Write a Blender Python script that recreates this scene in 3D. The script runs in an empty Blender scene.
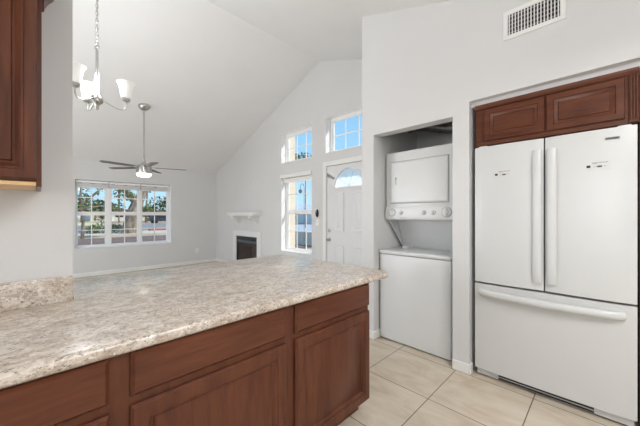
import bpy, bmesh, math, random
from mathutils import Vector, Matrix
random.seed(7)
S = bpy.context.scene
COL = S.collection

# ---------------------------------------------------------------- camera
F_PX, HORIZON, CAM_H = 285.3, 214.5, 1.27
cd = bpy.data.cameras.new('camera')
cam = bpy.data.objects.new('camera', cd)
COL.objects.link(cam)
cam.location = (0, 0, CAM_H)
cam.rotation_euler = (math.radians(90), 0, math.radians(-45))
cd.sensor_width = 36
cd.lens = F_PX / 640 * 36
cd.shift_y = (HORIZON - 213) / 640
cd.clip_start = 0.02
cd.clip_end = 500
S.camera = cam

# ---------------------------------------------------------------- world, sun, area lights, exposure
W = bpy.data.worlds.new('sky')
S.world = W
W.use_nodes = True
wn, wl = W.node_tree.nodes, W.node_tree.links
wn.clear()
wo = wn.new('ShaderNodeOutputWorld')
bg = wn.new('ShaderNodeBackground')
tc = wn.new('ShaderNodeTexCoord')
sx = wn.new('ShaderNodeSeparateXYZ')
rp = wn.new('ShaderNodeValToRGB')
rp.color_ramp.elements[0].position = 0.0
rp.color_ramp.elements[0].color = (0.58, 0.83, 0.95, 1)
rp.color_ramp.elements[1].position = 0.6
rp.color_ramp.elements[1].color = (0.16, 0.42, 0.85, 1)
e = rp.color_ramp.elements.new(0.16)
e.color = (0.38, 0.69, 0.95, 1)
wl.new(tc.outputs['Generated'], sx.inputs[0])
wl.new(sx.outputs['Z'], rp.inputs['Fac'])
wl.new(rp.outputs['Color'], bg.inputs['Color'])
bg.inputs['Strength'].default_value = 1.12
wl.new(bg.outputs[0], wo.inputs[0])


def light(name, kind, loc, rot, power, color=(1, 1, 1), size=None):
    d = bpy.data.lights.new(name, kind)
    d.energy = power
    d.color = color
    if kind == 'AREA':
        d.shape = 'RECTANGLE'
        d.size, d.size_y = size
    elif kind == 'POINT':
        d.shadow_soft_size = size or 0.03
    o = bpy.data.objects.new(name, d)
    COL.objects.link(o)
    o.location = loc
    o.rotation_euler = rot
    return o


R = math.radians
sun = light('sun', 'SUN', (0, 0, 20), (R(44), 0, R(42)), 4.4, (1, 0.96, 0.9))
sun.data.angle = R(0.6)
# added area lamp brightening the rooms, set in an invented patio opening out of view
light('added_patio_fill', 'AREA', (-2.33, 4.3, 1.25), (0, R(-90), 0), 112, (0.965, 0.98, 1), (2.1, 2.5))
# added fill lamp under an unseen ceiling fixture behind the camera
light('added_kitchen_fill', 'AREA', (0.95, -0.75, 2.33), (0, 0, 0), 42, (1, 0.995, 0.985), (1.25, 0.5))
# added upward lamp brightening the vaulted ceiling and upper wall
light('added_uplight', 'AREA', (0.95, -0.75, 2.385), (R(180), 0, 0), 16, (1, 0.995, 0.985), (1.25, 0.5))
# added side lamp for the fridge wall, set in an invented window opening
light('added_side_fill', 'AREA', (-2.33, -0.2, 1.55), (0, R(-90), 0), 36, (0.98, 0.99, 1), (1.0, 1.6))
S.view_settings.view_transform = 'Standard'
S.view_settings.look = 'None'
S.view_settings.gamma = 1
S.view_settings.use_curve_mapping = False
S.view_settings.exposure = 0.0
S.cycles.use_denoising = True
S.cycles.diffuse_bounces = 6


# ================================================================ materials
def srgb(r, g, b):
    f = lambda c: (c / 255 / 12.92) if c <= 10 else ((c / 255 + 0.055) / 1.055) ** 2.4
    return (f(r), f(g), f(b), 1)


def new_mat(name):
    m = bpy.data.materials.new(name)
    m.use_nodes = True
    n = m.node_tree.nodes
    return m, n, m.node_tree.links, n['Principled BSDF']


def noise(n, l, vec, scale, detail=4, rough=0.55, dist=0.0):
    t = n.new('ShaderNodeTexNoise')
    t.inputs['Scale'].default_value = scale
    t.inputs['Detail'].default_value = detail
    t.inputs['Roughness'].default_value = rough
    t.inputs['Distortion'].default_value = dist
    if vec is not None:
        l.new(vec, t.inputs['Vector'])
    return t


def coords(n, l, scale=(1, 1, 1), rot=(0, 0, 0), loc=(0, 0, 0)):
    g = n.new('ShaderNodeNewGeometry')
    mp = n.new('ShaderNodeMapping')
    mp.inputs['Scale'].default_value = scale
    mp.inputs['Rotation'].default_value = rot
    mp.inputs['Location'].default_value = loc
    l.new(g.outputs['Position'], mp.inputs['Vector'])
    return mp.outputs['Vector']


def ramp(n, l, fac, stops):
    r = n.new('ShaderNodeValToRGB')
    el = r.color_ramp.elements
    el[0].position, el[0].color = stops[0]
    el[1].position, el[1].color = stops[-1]
    for p, c in stops[1:-1]:
        x = el.new(p)
        x.color = c
    l.new(fac, r.inputs['Fac'])
    return r.outputs['Color']


def mix(n, l, fac, a, b, mode='MIX'):
    m = n.new('ShaderNodeMix')
    m.data_type = 'RGBA'
    m.blend_type = mode
    for sock, v in ((m.inputs[0], fac), (m.inputs[6], a), (m.inputs[7], b)):
        if hasattr(v, 'is_linked'):
            l.new(v, sock)
        else:
            sock.default_value = v
    return m.outputs[2]


def bump(n, l, b, h, strength=0.1, dist=0.01):
    x = n.new('ShaderNodeBump')
    x.inputs['Strength'].default_value = strength
    x.inputs['Distance'].default_value = dist
    l.new(h, x.inputs['Height'])
    l.new(x.outputs[0], b.inputs['Normal'])


def plain(name, col, rough=0.5, metal=0.0, var=0.03, scale=6, bmp=0.0, spec=0.5, emit=0.0):
    m, n, l, b = new_mat(name)
    t = noise(n, l, coords(n, l), scale, 3)
    lo = tuple(c * (1 - var) for c in col[:3]) + (1,)
    hi = tuple(min(1, c * (1 + var)) for c in col[:3]) + (1,)
    l.new(ramp(n, l, t.outputs['Fac'], [(0.3, lo), (0.7, hi)]), b.inputs['Base Color'])
    b.inputs['Roughness'].default_value = rough
    b.inputs['Metallic'].default_value = metal
    b.inputs['Specular IOR Level'].default_value = spec
    if emit:
        b.inputs['Emission Color'].default_value = col
        b.inputs['Emission Strength'].default_value = emit
    if bmp:
        t2 = noise(n, l, coords(n, l), scale * 30, 2)
        bump(n, l, b, t2.outputs['Fac'], bmp, 0.004)
    return m


M = {}
M['paint'] = plain('wall_paint', srgb(214, 214, 214), 0.6, var=0.012, scale=2, bmp=0.06, spec=0.3)
M['ceiling'] = plain('ceiling_paint', srgb(231, 231, 231), 0.75, var=0.01, scale=2, bmp=0.08, spec=0.2)
M['trim'] = plain('trim_paint', srgb(232, 232, 230), 0.4, var=0.01)
M['door'] = plain('door_paint', srgb(224, 224, 225), 0.42, var=0.01)
M['vinyl'] = plain('window_vinyl', srgb(240, 240, 240), 0.35, var=0.01)
M['appliance'] = plain('appliance_enamel', srgb(214, 215, 215), 0.28, var=0.008, scale=3)
M['fridge'] = plain('fridge_enamel', srgb(207, 208, 207), 0.3, var=0.008, scale=3, bmp=0.02)
M['gasket'] = plain('grey_gasket', srgb(70, 68, 62), 0.7)
M['grey_plastic'] = plain('grey_plastic', srgb(150, 150, 150), 0.5)
M['dark'] = plain('dark_plastic', srgb(28, 28, 30), 0.45)
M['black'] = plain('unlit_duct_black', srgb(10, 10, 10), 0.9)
M['print'] = plain('dark_grey_print', srgb(75, 75, 72), 0.6)
M['pale_print'] = plain('pale_grey_print', srgb(165, 163, 160), 0.6)
M['sticker'] = plain('sticker_film', srgb(208, 208, 206), 0.4, var=0.005)
M['nickel'] = plain('brushed_nickel', srgb(190, 188, 184), 0.28, metal=1.0, var=0.04, scale=20)
M['blade'] = plain('grey_brown_blade', srgb(108, 102, 98), 0.4, var=0.1, scale=14)
M['foil'] = plain('duct_foil', srgb(150, 150, 148), 0.35, metal=0.9, var=0.2, scale=18)
M['firebox'] = plain('black_firebox_metal', srgb(30, 31, 34), 0.4, var=0.1)
M['louver'] = plain('grey_louver', srgb(140, 144, 150), 0.35, metal=0.4)
M['brick'] = plain('firebrick', srgb(120, 104, 94), 0.85, var=0.2, scale=12)
M['outlet'] = plain('outlet_plastic', srgb(238, 238, 236), 0.4, var=0.01)
M['stucco'] = plain('beige_stucco', srgb(226, 210, 188), 0.9, var=0.05, scale=5, bmp=0.2)
M['pale_stucco'] = plain('pale_stucco', srgb(215, 205, 190), 0.9, var=0.05, bmp=0.1)
M['block'] = plain('grey_block', srgb(226, 212, 194), 0.9, var=0.12, scale=3)
M['roof'] = plain('roof_tile', srgb(150, 108, 88), 0.85, var=0.15, scale=2)
M['cream'] = plain('cream_stucco', srgb(242, 232, 216), 0.9, var=0.03)
M['slate'] = plain('blue_grey_roof', srgb(190, 196, 204), 0.85, var=0.1)
M['asphalt'] = plain('asphalt', srgb(138, 134, 130), 0.9, var=0.08, scale=1)
M['red_paint'] = plain('red_curb_paint', srgb(184, 100, 88), 0.8, var=0.1)
M['concrete'] = plain('concrete', srgb(198, 186, 170), 0.9, var=0.08)
M['pale_concrete'] = plain('pale_driveway', srgb(176, 182, 188), 0.9, var=0.06)
M['car'] = plain('dark_car_paint', srgb(48, 54, 64), 0.25)
M['white_car'] = plain('white_car_paint', srgb(215, 218, 222), 0.25)
M['tyre'] = plain('tyre_rubber', srgb(28, 28, 28), 0.8)
M['maple_underside'] = plain('raw_maple_underside', srgb(226, 190, 140), 0.55, var=0.08, scale=10)


def wood(name, stretch, dark, light_, k=1.0):
    m, n, l, b = new_mat(name)
    v = coords(n, l, stretch)
    t = noise(n, l, v, 3.2, 7, 0.62, 0.5)
    c1 = ramp(n, l, t.outputs['Fac'], [(0.28, dark), (0.52, tuple((a + c) / 2 for a, c in zip(dark, light_))), (0.78, light_)])
    t2 = noise(n, l, coords(n, l, tuple(s * 0.4 for s in stretch)), 1.6, 2, 0.5)
    c2 = ramp(n, l, t2.outputs['Fac'], [(0.3, (0.88, 0.87, 0.87, 1)), (0.7, (1.06, 1.05, 1.04, 1))])
    l.new(mix(n, l, 1.0, c1, c2, 'MULTIPLY'), b.inputs['Base Color'])
    b.inputs['Roughness'].default_value = 0.3
    b.inputs['Specular IOR Level'].default_value = 0.35
    bump(n, l, b, t.outputs['Fac'], 0.05, 0.002)
    return m


WD, WL = srgb(74, 38, 24), srgb(112, 65, 44)
M['wood_v'] = wood('cherry_stained_wood', (9, 9, 1.1), WD, WL)
M['wood_x'] = wood('cherry_stained_wood_rail', (1.1, 9, 9), WD, WL)
M['wood_y'] = wood('cherry_stained_wood_crosswise', (9, 1.1, 9), WD, WL)


def laminate():
    m, n, l, b = new_mat('granite_look_laminate')
    rot = (0, 0, R(24))
    a = noise(n, l, coords(n, l, (1.0, 1.5, 1.5), rot), 11, 9, 0.72, 1.1)
    c = ramp(n, l, a.outputs['Fac'], [(0.30, srgb(160, 142, 126)), (0.44, srgb(191, 176, 160)), (0.56, srgb(216, 205, 193)), (0.70, srgb(231, 223, 213))])
    s = noise(n, l, coords(n, l, (1, 1.5, 1.5), rot, (2, 2, 0)), 42, 6, 0.72, 0.9)
    c = mix(n, l, ramp(n, l, s.outputs['Fac'], [(0.36, (0.95, 0.95, 0.95, 1)), (0.47, (0, 0, 0, 1))]), c, srgb(134, 118, 104))
    s2 = noise(n, l, coords(n, l, (1, 1.3, 1.3), rot, (3, 1, 2)), 95, 4, 0.65, 0.4)
    c = mix(n, l, ramp(n, l, s2.outputs['Fac'], [(0.34, (0.9, 0.9, 0.9, 1)), (0.43, (0, 0, 0, 1))]), c, srgb(104, 94, 88))
    s3 = noise(n, l, coords(n, l, (1, 1.3, 1.3), rot, (7, 5, 2)), 70, 4, 0.6, 0.6)
    c = mix(n, l, ramp(n, l, s3.outputs['Fac'], [(0.57, (0, 0, 0, 1)), (0.68, (0.8, 0.8, 0.8, 1))]), c, srgb(240, 236, 230))
    l.new(c, b.inputs['Base Color'])
    b.inputs['Roughness'].default_value = 0.34
    b.inputs['Coat Weight'].default_value = 0.6
    b.inputs['Coat IOR'].default_value = 1.6
    b.inputs['Coat Roughness'].default_value = 0.16
    return m


M['laminate'] = laminate()


def tiles():
    m, n, l, b = new_mat('beige_floor_tile')
    v = coords(n, l, (1, 1, 1), (0, 0, 0), (-1.917 + 0.513 * 20, -0.864 + 0.513 * 20, 0))
    br = n.new('ShaderNodeTexBrick')
    br.offset = 0
    br.inputs['Scale'].default_value = 1
    br.inputs['Mortar Size'].default_value = 0.0032
    br.inputs['Mortar Smooth'].default_value = 0.3
    br.inputs['Brick Width'].default_value = 0.513
    br.inputs['Row Height'].default_value = 0.513
    br.inputs['Color1'].default_value = (0.93, 0.93, 0.93, 1)
    br.inputs['Color2'].default_value = (1.0, 1.0, 1.0, 1)
    l.new(v, br.inputs['Vector'])
    a = noise(n, l, coords(n, l, (2.6, 1, 1), (0, 0, R(18))), 2.2, 7, 0.62, 1.6)
    c = ramp(n, l, a.outputs['Fac'], [(0.3, srgb(194, 178, 157)), (0.5, srgb(207, 194, 175)), (0.7, srgb(216, 205, 189))])
    c = mix(n, l, 1.0, c, br.outputs['Color'], 'MULTIPLY')
    c = mix(n, l, br.outputs['Fac'], c, srgb(104, 84, 66))
    l.new(c, b.inputs['Base Color'])
    b.inputs['Roughness'].default_value = 0.32
    inv = n.new('ShaderNodeMath')
    inv.operation = 'SUBTRACT'
    inv.inputs[0].default_value = 1
    l.new(br.outputs['Fac'], inv.inputs[1])
    bump(n, l, b, inv.outputs[0], 0.3, 0.002)
    return m


M['tile'] = tiles()


def glass(name, tint=(1, 1, 1, 1), ior=1.45):
    m, n, l, b = new_mat(name)
    n.remove(b)
    tr = n.new('ShaderNodeBsdfTransparent')
    tr.inputs[0].default_value = tint
    gl = n.new('ShaderNodeBsdfGlossy')
    gl.inputs['Roughness'].default_value = 0.02
    fr = n.new('ShaderNodeFresnel')
    fr.inputs[0].default_value = ior
    mx = n.new('ShaderNodeMixShader')
    ge = n.new('ShaderNodeNewGeometry')
    front = n.new('ShaderNodeMath')
    front.operation = 'SUBTRACT'
    front.inputs[0].default_value = 1
    l.new(ge.outputs['Backfacing'], front.inputs[1])
    mu = n.new('ShaderNodeMath')
    mu.operation = 'MULTIPLY'
    l.new(fr.outputs[0], mu.inputs[0])
    l.new(front.outputs[0], mu.inputs[1])
    l.new(mu.outputs[0], mx.inputs[0])
    l.new(tr.outputs[0], mx.inputs[1])
    l.new(gl.outputs[0], mx.inputs[2])
    l.new(mx.outputs[0], n['Material Output'].inputs[0])
    return m


M['glass'] = glass('clear_window_glass', (0.97, 0.99, 0.99, 1))
M['pale_glass'] = glass('obscured_fanlight_glass', (0.97, 0.99, 0.99, 1))
_n, _l = M['pale_glass'].node_tree.nodes, M['pale_glass'].node_tree.links
_t = _n.new('ShaderNodeBsdfTranslucent')
_t.inputs[0].default_value = (0.95, 0.97, 0.97, 1)
_x = _n.new('ShaderNodeMixShader')
_x.inputs[0].default_value = 0.55
_l.new(_n['Mix Shader'].outputs[0], _x.inputs[1])
_l.new(_t.outputs[0], _x.inputs[2])
_l.new(_x.outputs[0], _n['Material Output'].inputs[0])
M['smoked'] = glass('smoked_firedoor_glass', (0.85, 0.83, 0.82, 1))


def frosted():
    m, n, l, b = new_mat('frosted_white_glass')
    b.inputs['Base Color'].default_value = (0.9, 0.9, 0.88, 1)
    b.inputs['Roughness'].default_value = 0.35
    t = noise(n, l, coords(n, l), 60, 3)
    l.new(ramp(n, l, t.outputs['Fac'], [(0.3, (0.86, 0.86, 0.84, 1)), (0.7, (0.95, 0.95, 0.93, 1))]), b.inputs['Base Color'])
    b.inputs['Emission Color'].default_value = (1, 0.97, 0.92, 1)
    b.inputs['Emission Strength'].default_value = 0.2
    return m


M['frosted'] = frosted()


def lamp_mat(name, strength, col=(1, 0.96, 0.9, 1)):
    m, n, l, b = new_mat(name)
    b.inputs['Base Color'].default_value = (0.9, 0.9, 0.88, 1)
    b.inputs['Emission Color'].default_value = col
    b.inputs['Emission Strength'].default_value = strength
    return m


M['fan_lamp'] = lamp_mat('lit_fan_lamp_lens', 7.0, (1, 0.93, 0.82, 1))
M['lamp'] = lamp_mat('lit_lamp_lens', 1.6)


def patchy(name, stops, scale, rough=0.95, stretch=(1, 1, 1), bmp=0.2):
    m, n, l, b = new_mat(name)
    t = noise(n, l, coords(n, l, stretch), scale, 6, 0.65, 0.4)
    l.new(ramp(n, l, t.outputs['Fac'], stops), b.inputs['Base Color'])
    b.inputs['Roughness'].default_value = rough
    b.inputs['Specular IOR Level'].default_value = 0.2
    bump(n, l, b, t.outputs['Fac'], bmp, 0.02)
    return m


M['dirt'] = patchy('desert_gravel', [(0.3, srgb(146, 122, 104)), (0.7, srgb(206, 184, 158))], 0.9)
M['shaded_gravel'] = patchy('gravel_with_painted_shade', [(0.3, srgb(92, 78, 72)), (0.7, srgb(146, 122, 110))], 3.0)  # tree shade on the near ground, painted in as darker gravel
M['dry_grass'] = patchy('dry_grass', [(0.3, srgb(186, 168, 120)), (0.7, srgb(226, 212, 170))], 1.2)
M['bark'] = patchy('tree_bark', [(0.35, srgb(92, 80, 72)), (0.65, srgb(176, 156, 136))], 4.0, stretch=(1, 1, 0.35), bmp=0.5)
M['leaf'] = patchy('olive_leaves', [(0.3, srgb(84, 98, 62)), (0.7, srgb(150, 156, 104))], 5.0)
M['leaf2'] = patchy('dark_leaves', [(0.3, srgb(44, 60, 42)), (0.7, srgb(92, 108, 66))], 5.0)
M['carpet'] = patchy('hearth_tile', [(0.3, srgb(150, 128, 112)), (0.7, srgb(176, 152, 134))], 6.0, 0.6, bmp=0.05)


# ================================================================ mesh helpers
class MB:
    def __init__(s):
        s.bm = bmesh.new()

    def box(s, x0, x1, y0, y1, z0, z1, bev=0.0, seg=2):
        vs = [s.bm.verts.new((x, y, z)) for x in (x0, x1) for y in (y0, y1) for z in (z0, z1)]
        fs = []
        for q in ((0, 1, 3, 2), (4, 6, 7, 5), (0, 4, 5, 1), (2, 3, 7, 6), (0, 2, 6, 4), (1, 5, 7, 3)):
            fs.append(s.bm.faces.new([vs[i] for i in q]))
        if bev:
            ed = list({e for f in fs for e in f.edges})
            bmesh.ops.bevel(s.bm, geom=ed, offset=bev, segments=seg, affect='EDGES', profile=0.5)
        return s

    def poly(s, pts):
        return s.bm.faces.new([s.bm.verts.new(p) for p in pts])

    def prism(s, pts, axis, t0, t1):
        """extrude a 2-D outline along an axis; the outline's coordinates are the other two axes in xyz order"""
        def P(a, b, t):
            return {'x': (t, a, b), 'y': (a, t, b), 'z': (a, b, t)}[axis]
        A = [s.bm.verts.new(P(a, b, t0)) for a, b in pts]
        B = [s.bm.verts.new(P(a, b, t1)) for a, b in pts]
        s.bm.faces.new(A)
        s.bm.faces.new(B[::-1])
        k = len(pts)
        for i in range(k):
            s.bm.faces.new((A[i], B[i], B[(i + 1) % k], A[(i + 1) % k]))
        return s

    def lathe(s, prof, c=(0, 0, 0), seg=24, mat=None):
        rings = []
        T = mat or Matrix.Translation(c)
        for r, z in prof:
            if r < 1e-6:
                rings.append([s.bm.verts.new(T @ Vector((0, 0, z)))])
            else:
                rings.append([s.bm.verts.new(T @ Vector((r * math.cos(2 * math.pi * i / seg), r * math.sin(2 * math.pi * i / seg), z))) for i in range(seg)])
        for a, b in zip(rings, rings[1:]):
            for i in range(seg):
                j = (i + 1) % seg
                if len(a) == 1 and len(b) == 1:
                    continue
                if len(a) == 1:
                    s.bm.faces.new((a[0], b[i], b[j]))
                elif len(b) == 1:
                    s.bm.faces.new((a[i], a[j], b[0]))
                else:
                    s.bm.faces.new((a[i], a[j], b[j], b[i]))
        return s

    def tube(s, pts, rad, seg=10, cap=True, squash=1.0):
        pts = [Vector(p) for p in pts]
        rr = rad if isinstance(rad, (list, tuple)) else [rad] * len(pts)
        rings = []
        up = None
        for i, p in enumerate(pts):
            d = (pts[min(i + 1, len(pts) - 1)] - pts[max(i - 1, 0)]).normalized()
            if up is None:
                up = Vector((0, 0, 1)) if abs(d.z) < 0.9 else Vector((1, 0, 0))
            u = (up - d * up.dot(d)).normalized()
            w = d.cross(u)
            up = u
            rings.append([s.bm.verts.new(p + (u * math.cos(2 * math.pi * k / seg) * squash + w * math.sin(2 * math.pi * k / seg)) * rr[i]) for k in range(seg)])
        for a, b in zip(rings, rings[1:]):
            for k in range(seg):
                j = (k + 1) % seg
                s.bm.faces.new((a[k], a[j], b[j], b[k]))
        if cap:
            s.bm.faces.new(rings[0][::-1])
            s.bm.faces.new(rings[-1])
        return s

    def torus(s, c, R_, r, mat=Matrix.Identity(4), seg=16, sub=6, sx=1.0, sz=1.0):
        rings = []
        for i in range(seg):
            t = 2 * math.pi * i / seg
            ring = []
            for j in range(sub):
                p = 2 * math.pi * j / sub
                q = Vector(((R_ + r * math.cos(p)) * math.cos(t) * sx, r * math.sin(p), (R_ + r * math.cos(p)) * math.sin(t) * sz))
                ring.append(s.bm.verts.new(Vector(c) + (mat @ q)))
            rings.append(ring)
        for i in range(seg):
            a, b = rings[i], rings[(i + 1) % seg]
            for j in range(sub):
                k = (j + 1) % sub
                s.bm.faces.new((a[j], a[k], b[k], b[j]))
        return s

    def panel(s, fn, u0, u1, v0, v1, loops):
        """a door front: concentric rectangles (inset, height), closed at the back; fn(u, v, w) gives the point"""
        prev = None
        first = None
        for ins, h in loops:
            r = [s.bm.verts.new(fn(u, v, h)) for u, v in ((u0 + ins, v0 + ins), (u1 - ins, v0 + ins), (u1 - ins, v1 - ins), (u0 + ins, v1 - ins))]
            if prev:
                for i in range(4):
                    j = (i + 1) % 4
                    s.bm.faces.new((prev[i], prev[j], r[j], r[i]))
            else:
                first = r
            prev = r
        s.bm.faces.new(prev)
        s.bm.faces.new(first[::-1])
        return s

    def build(s, name, mat, parent=None, origin=None, smooth=35):
        bmesh.ops.recalc_face_normals(s.bm, faces=s.bm.faces)
        o0 = Vector(origin) if origin is not None else Vector((0, 0, 0))
        if parent is not None and origin is None:
            o0 = Vector(parent.get('_o', (0, 0, 0)))
        bmesh.ops.translate(s.bm, verts=s.bm.verts, vec=-o0)
        me = bpy.data.meshes.new(name)
        s.bm.to_mesh(me)
        s.bm.free()
        me.materials.append(M[mat] if isinstance(mat, str) else mat)
        for p in me.polygons:
            p.use_smooth = True
        me.set_sharp_from_angle(angle=R(smooth))
        o = bpy.data.objects.new(name, me)
        COL.objects.link(o)
        if parent is not None:
            o.parent = parent
            o['_o'] = tuple(o0)
        else:
            o.location = o0
            o['_o'] = tuple(o0)
        return o


def tag(o, label, cat, group=None, kind=None):
    if label:
        o['label'] = label
    if cat:
        o['category'] = cat
    if group:
        o['group'] = group
    if kind:
        o['kind'] = kind
    return o


def thing(name, loc, label, cat, group=None):
    o = bpy.data.objects.new(name, None)
    o.empty_display_size = 0.1
    COL.objects.link(o)
    o.location = loc
    o['_o'] = tuple(loc)
    return tag(o, label, cat, group)


def struct(name, loc=None):
    o = bpy.data.objects.new(name, None)
    COL.objects.link(o)
    o.location = loc or (0, 0, 0)
    o['_o'] = tuple(o.location)
    o['kind'] = 'structure'
    return o


def sobj(mb, name, mat, label=None, cat=None):
    o = mb.build(name, mat)
    o['kind'] = 'structure'
    if label:
        tag(o, label, cat)
    return o


# ================================================================ the shell
RIDGE_Y, RIDGE_Z = 3.5, 3.926
SL_R, SL_L = 0.340, 0.3855
XW, XD, YB, YS = 2.44, 3.50, 7.50, 1.70         # kitchen right wall, entry wall, back wall, stub wall
XMIN, YMIN = -2.2, -1.7


def ceil_z(y):
    return RIDGE_Z - (SL_L * (y - RIDGE_Y) if y > RIDGE_Y else SL_R * (RIDGE_Y - y))


def wall_yz(mb, x0, x1, y0, y1, holes=(), z0=0.0):
    ys = sorted({y0, y1, *[h[0] for h in holes], *[h[1] for h in holes], *([RIDGE_Y] if y0 < RIDGE_Y < y1 else [])})
    for a, b in zip(ys, ys[1:]):
        cuts = sorted((h[2], h[3]) for h in holes if h[0] <= a + 1e-6 and h[1] >= b - 1e-6)
        z = z0
        for c0, c1 in cuts:
            if c0 > z + 1e-6:
                mb.prism([(a, z), (b, z), (b, c0), (a, c0)], 'x', x0, x1)
            z = c1
        mb.prism([(a, z), (b, z), (b, ceil_z(b)), (a, ceil_z(a))], 'x', x0, x1)


def wall_xz(mb, y0, y1, x0, x1, holes=(), top=None):
    xs = sorted({x0, x1, *[h[0] for h in holes], *[h[1] for h in holes]})
    for a, b in zip(xs, xs[1:]):
        cuts = sorted((h[2], h[3]) for h in holes if h[0] <= a + 1e-6 and h[1] >= b - 1e-6)
        z = 0.0
        for c0, c1 in cuts:
            if c0 > z + 1e-6:
                mb.box(a, b, y0, y1, z, c0)
            z = c1
        if top is not None:
            mb.box(a, b, y0, y1, z, top)
        else:
            mb.prism([(y0, z), (y1, z), (y1, ceil_z(y1)), (y0, ceil_z(y0))], 'x', a, b)


mb = MB()
mb.box(XMIN - 0.12, XD + 0.15, YMIN - 0.12, YB + 0.2, -0.06, 0.0)
sobj(mb, 'floor', 'tile')

mb = MB()
x0, x1 = XMIN - 0.12, XD + 0.15
pts = [(YMIN - 0.12, ceil_z(YMIN - 0.12)), (RIDGE_Y, RIDGE_Z), (YB + 0.2, ceil_z(YB + 0.2)),
       (YB + 0.2, ceil_z(YB + 0.2) + 0.12), (RIDGE_Y, RIDGE_Z + 0.12), (YMIN - 0.12, ceil_z(YMIN - 0.12) + 0.12)]
mb.prism(pts, 'x', x0, x1)
sobj(mb, 'ceiling', 'ceiling')

CL0, CL1, CLZ = 0.892, 1.669, 2.078          # laundry closet opening
AL0, AL1, ALZ = -0.62, 0.765, 2.167          # fridge alcove opening
HC = 1.815                                   # corner towards the entry
mb = MB()
wall_yz(mb, XW, XW + 0.12, YMIN, HC, [(CL0, CL1, 0, CLZ), (AL0, AL1, 0, ALZ)])
# closet and alcove side walls, backs and soffits behind the openings
mb.box(XW + 0.12, 3.38, AL1, CL0, 0, 2.6)
mb.box(XW + 0.12, XD, CL1, HC, 0, 2.6)
mb.prism([(CL1, 2.6), (HC, 2.6), (HC, ceil_z(HC)), (CL1, ceil_z(CL1))], 'x', XW + 0.12, XD)
mb.box(3.38, 3.5, AL0 - 0.12, CL1, 0, 2.6)
mb.box(XW + 0.12, 3.38, AL0 - 0.12, AL0, 0, 2.6)
mb.box(XW + 0.12, 3.5, CL0, CL1, 2.48, 2.6)
mb.box(XW + 0.12, 3.5, AL0, AL1, ALZ, ALZ + 0.1)
mb.box(2.497, 3.38, AL0, AL1, 2.131, ALZ)
sobj(mb, 'wall_right', 'paint')

DY0, DY1, DZ = 2.43, 3.344, 2.084
W1 = (3.705, 4.600, 2.285, 2.895)
W2 = (2.450, 3.368, 2.305, 2.920)
W3 = (3.705, 4.600, 0.545, 2.045)
FB = (5.472, 6.396, 0.02, 0.757)
mb = MB()
wall_yz(mb, XD, XD + 0.17, HC, YB, [W1, W2, W3, (DY0, DY1, 0, DZ), FB])
sobj(mb, 'wall_front', 'paint')

BW = (0.56, 2.358, 0.57, 1.985)
mb = MB()
wall_xz(mb, YB, YB + 0.2, XMIN, XD + 0.17, [BW])
sobj(mb, 'wall_back', 'paint')

mb = MB()
wall_xz(mb, YS, YS + 0.12, XMIN, 0.121)
sobj(mb, 'wall_left', 'paint')

mb = MB()
mb.box(0.121, 1.45, YS, YS + 0.12, 0, 0.842)
sobj(mb, 'wall_peninsula', 'paint')

mb = MB()
wall_yz(mb, XMIN - 0.12, XMIN, YMIN, YB, [(3.05, 5.55, 0.02, 2.1), (-1.0, 0.6, 1.05, 2.05)])
sobj(mb, 'wall_dining', 'paint')
mb = MB()
wall_xz(mb, YMIN - 0.12, YMIN, XMIN, XW + 0.12)
sobj(mb, 'wall_kitchen', 'paint')
mb = MB()
for b in ((-1.0, -0.95, 1.05, 2.05), (0.55, 0.6, 1.05, 2.05), (-0.225, -0.175, 1.05, 2.05), (-1.0, 0.6, 1.05, 1.1), (-1.0, 0.6, 2.0, 2.05)):
    mb.box(XMIN - 0.08, XMIN - 0.03, *b)
sobj(mb, 'added_window_5', 'vinyl')  # unseen window frame, added around the side fill lamp

# baseboards
BBZ, BBT = 0.082, 0.013


def bboard(name, boxes):
    mb = MB()
    for b in boxes:
        mb.box(*b, 0, BBZ, bev=0.004, seg=1)
    sobj(mb, name, 'trim')


bboard('baseboard_right', [(XW - BBT, XW, AL1 - 0.01, CL0), (XW - BBT, XW + 0.05, AL1 - BBT, AL1), (XW - BBT, XW, CL1, HC + BBT),
                           (XW - BBT, XW + 0.9, CL1 - BBT, CL1), (XW - BBT, XD, HC, HC + BBT)])
bboard('baseboard_front', [(XD - BBT, XD, HC + BBT, DY0 - 0.085), (XD - BBT, XD, DY1 + 0.085, 5.30), (XD - BBT, XD, 6.56, YB)])
bboard('baseboard_back', [(XMIN, XD - BBT, YB - BBT, YB)])


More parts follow.
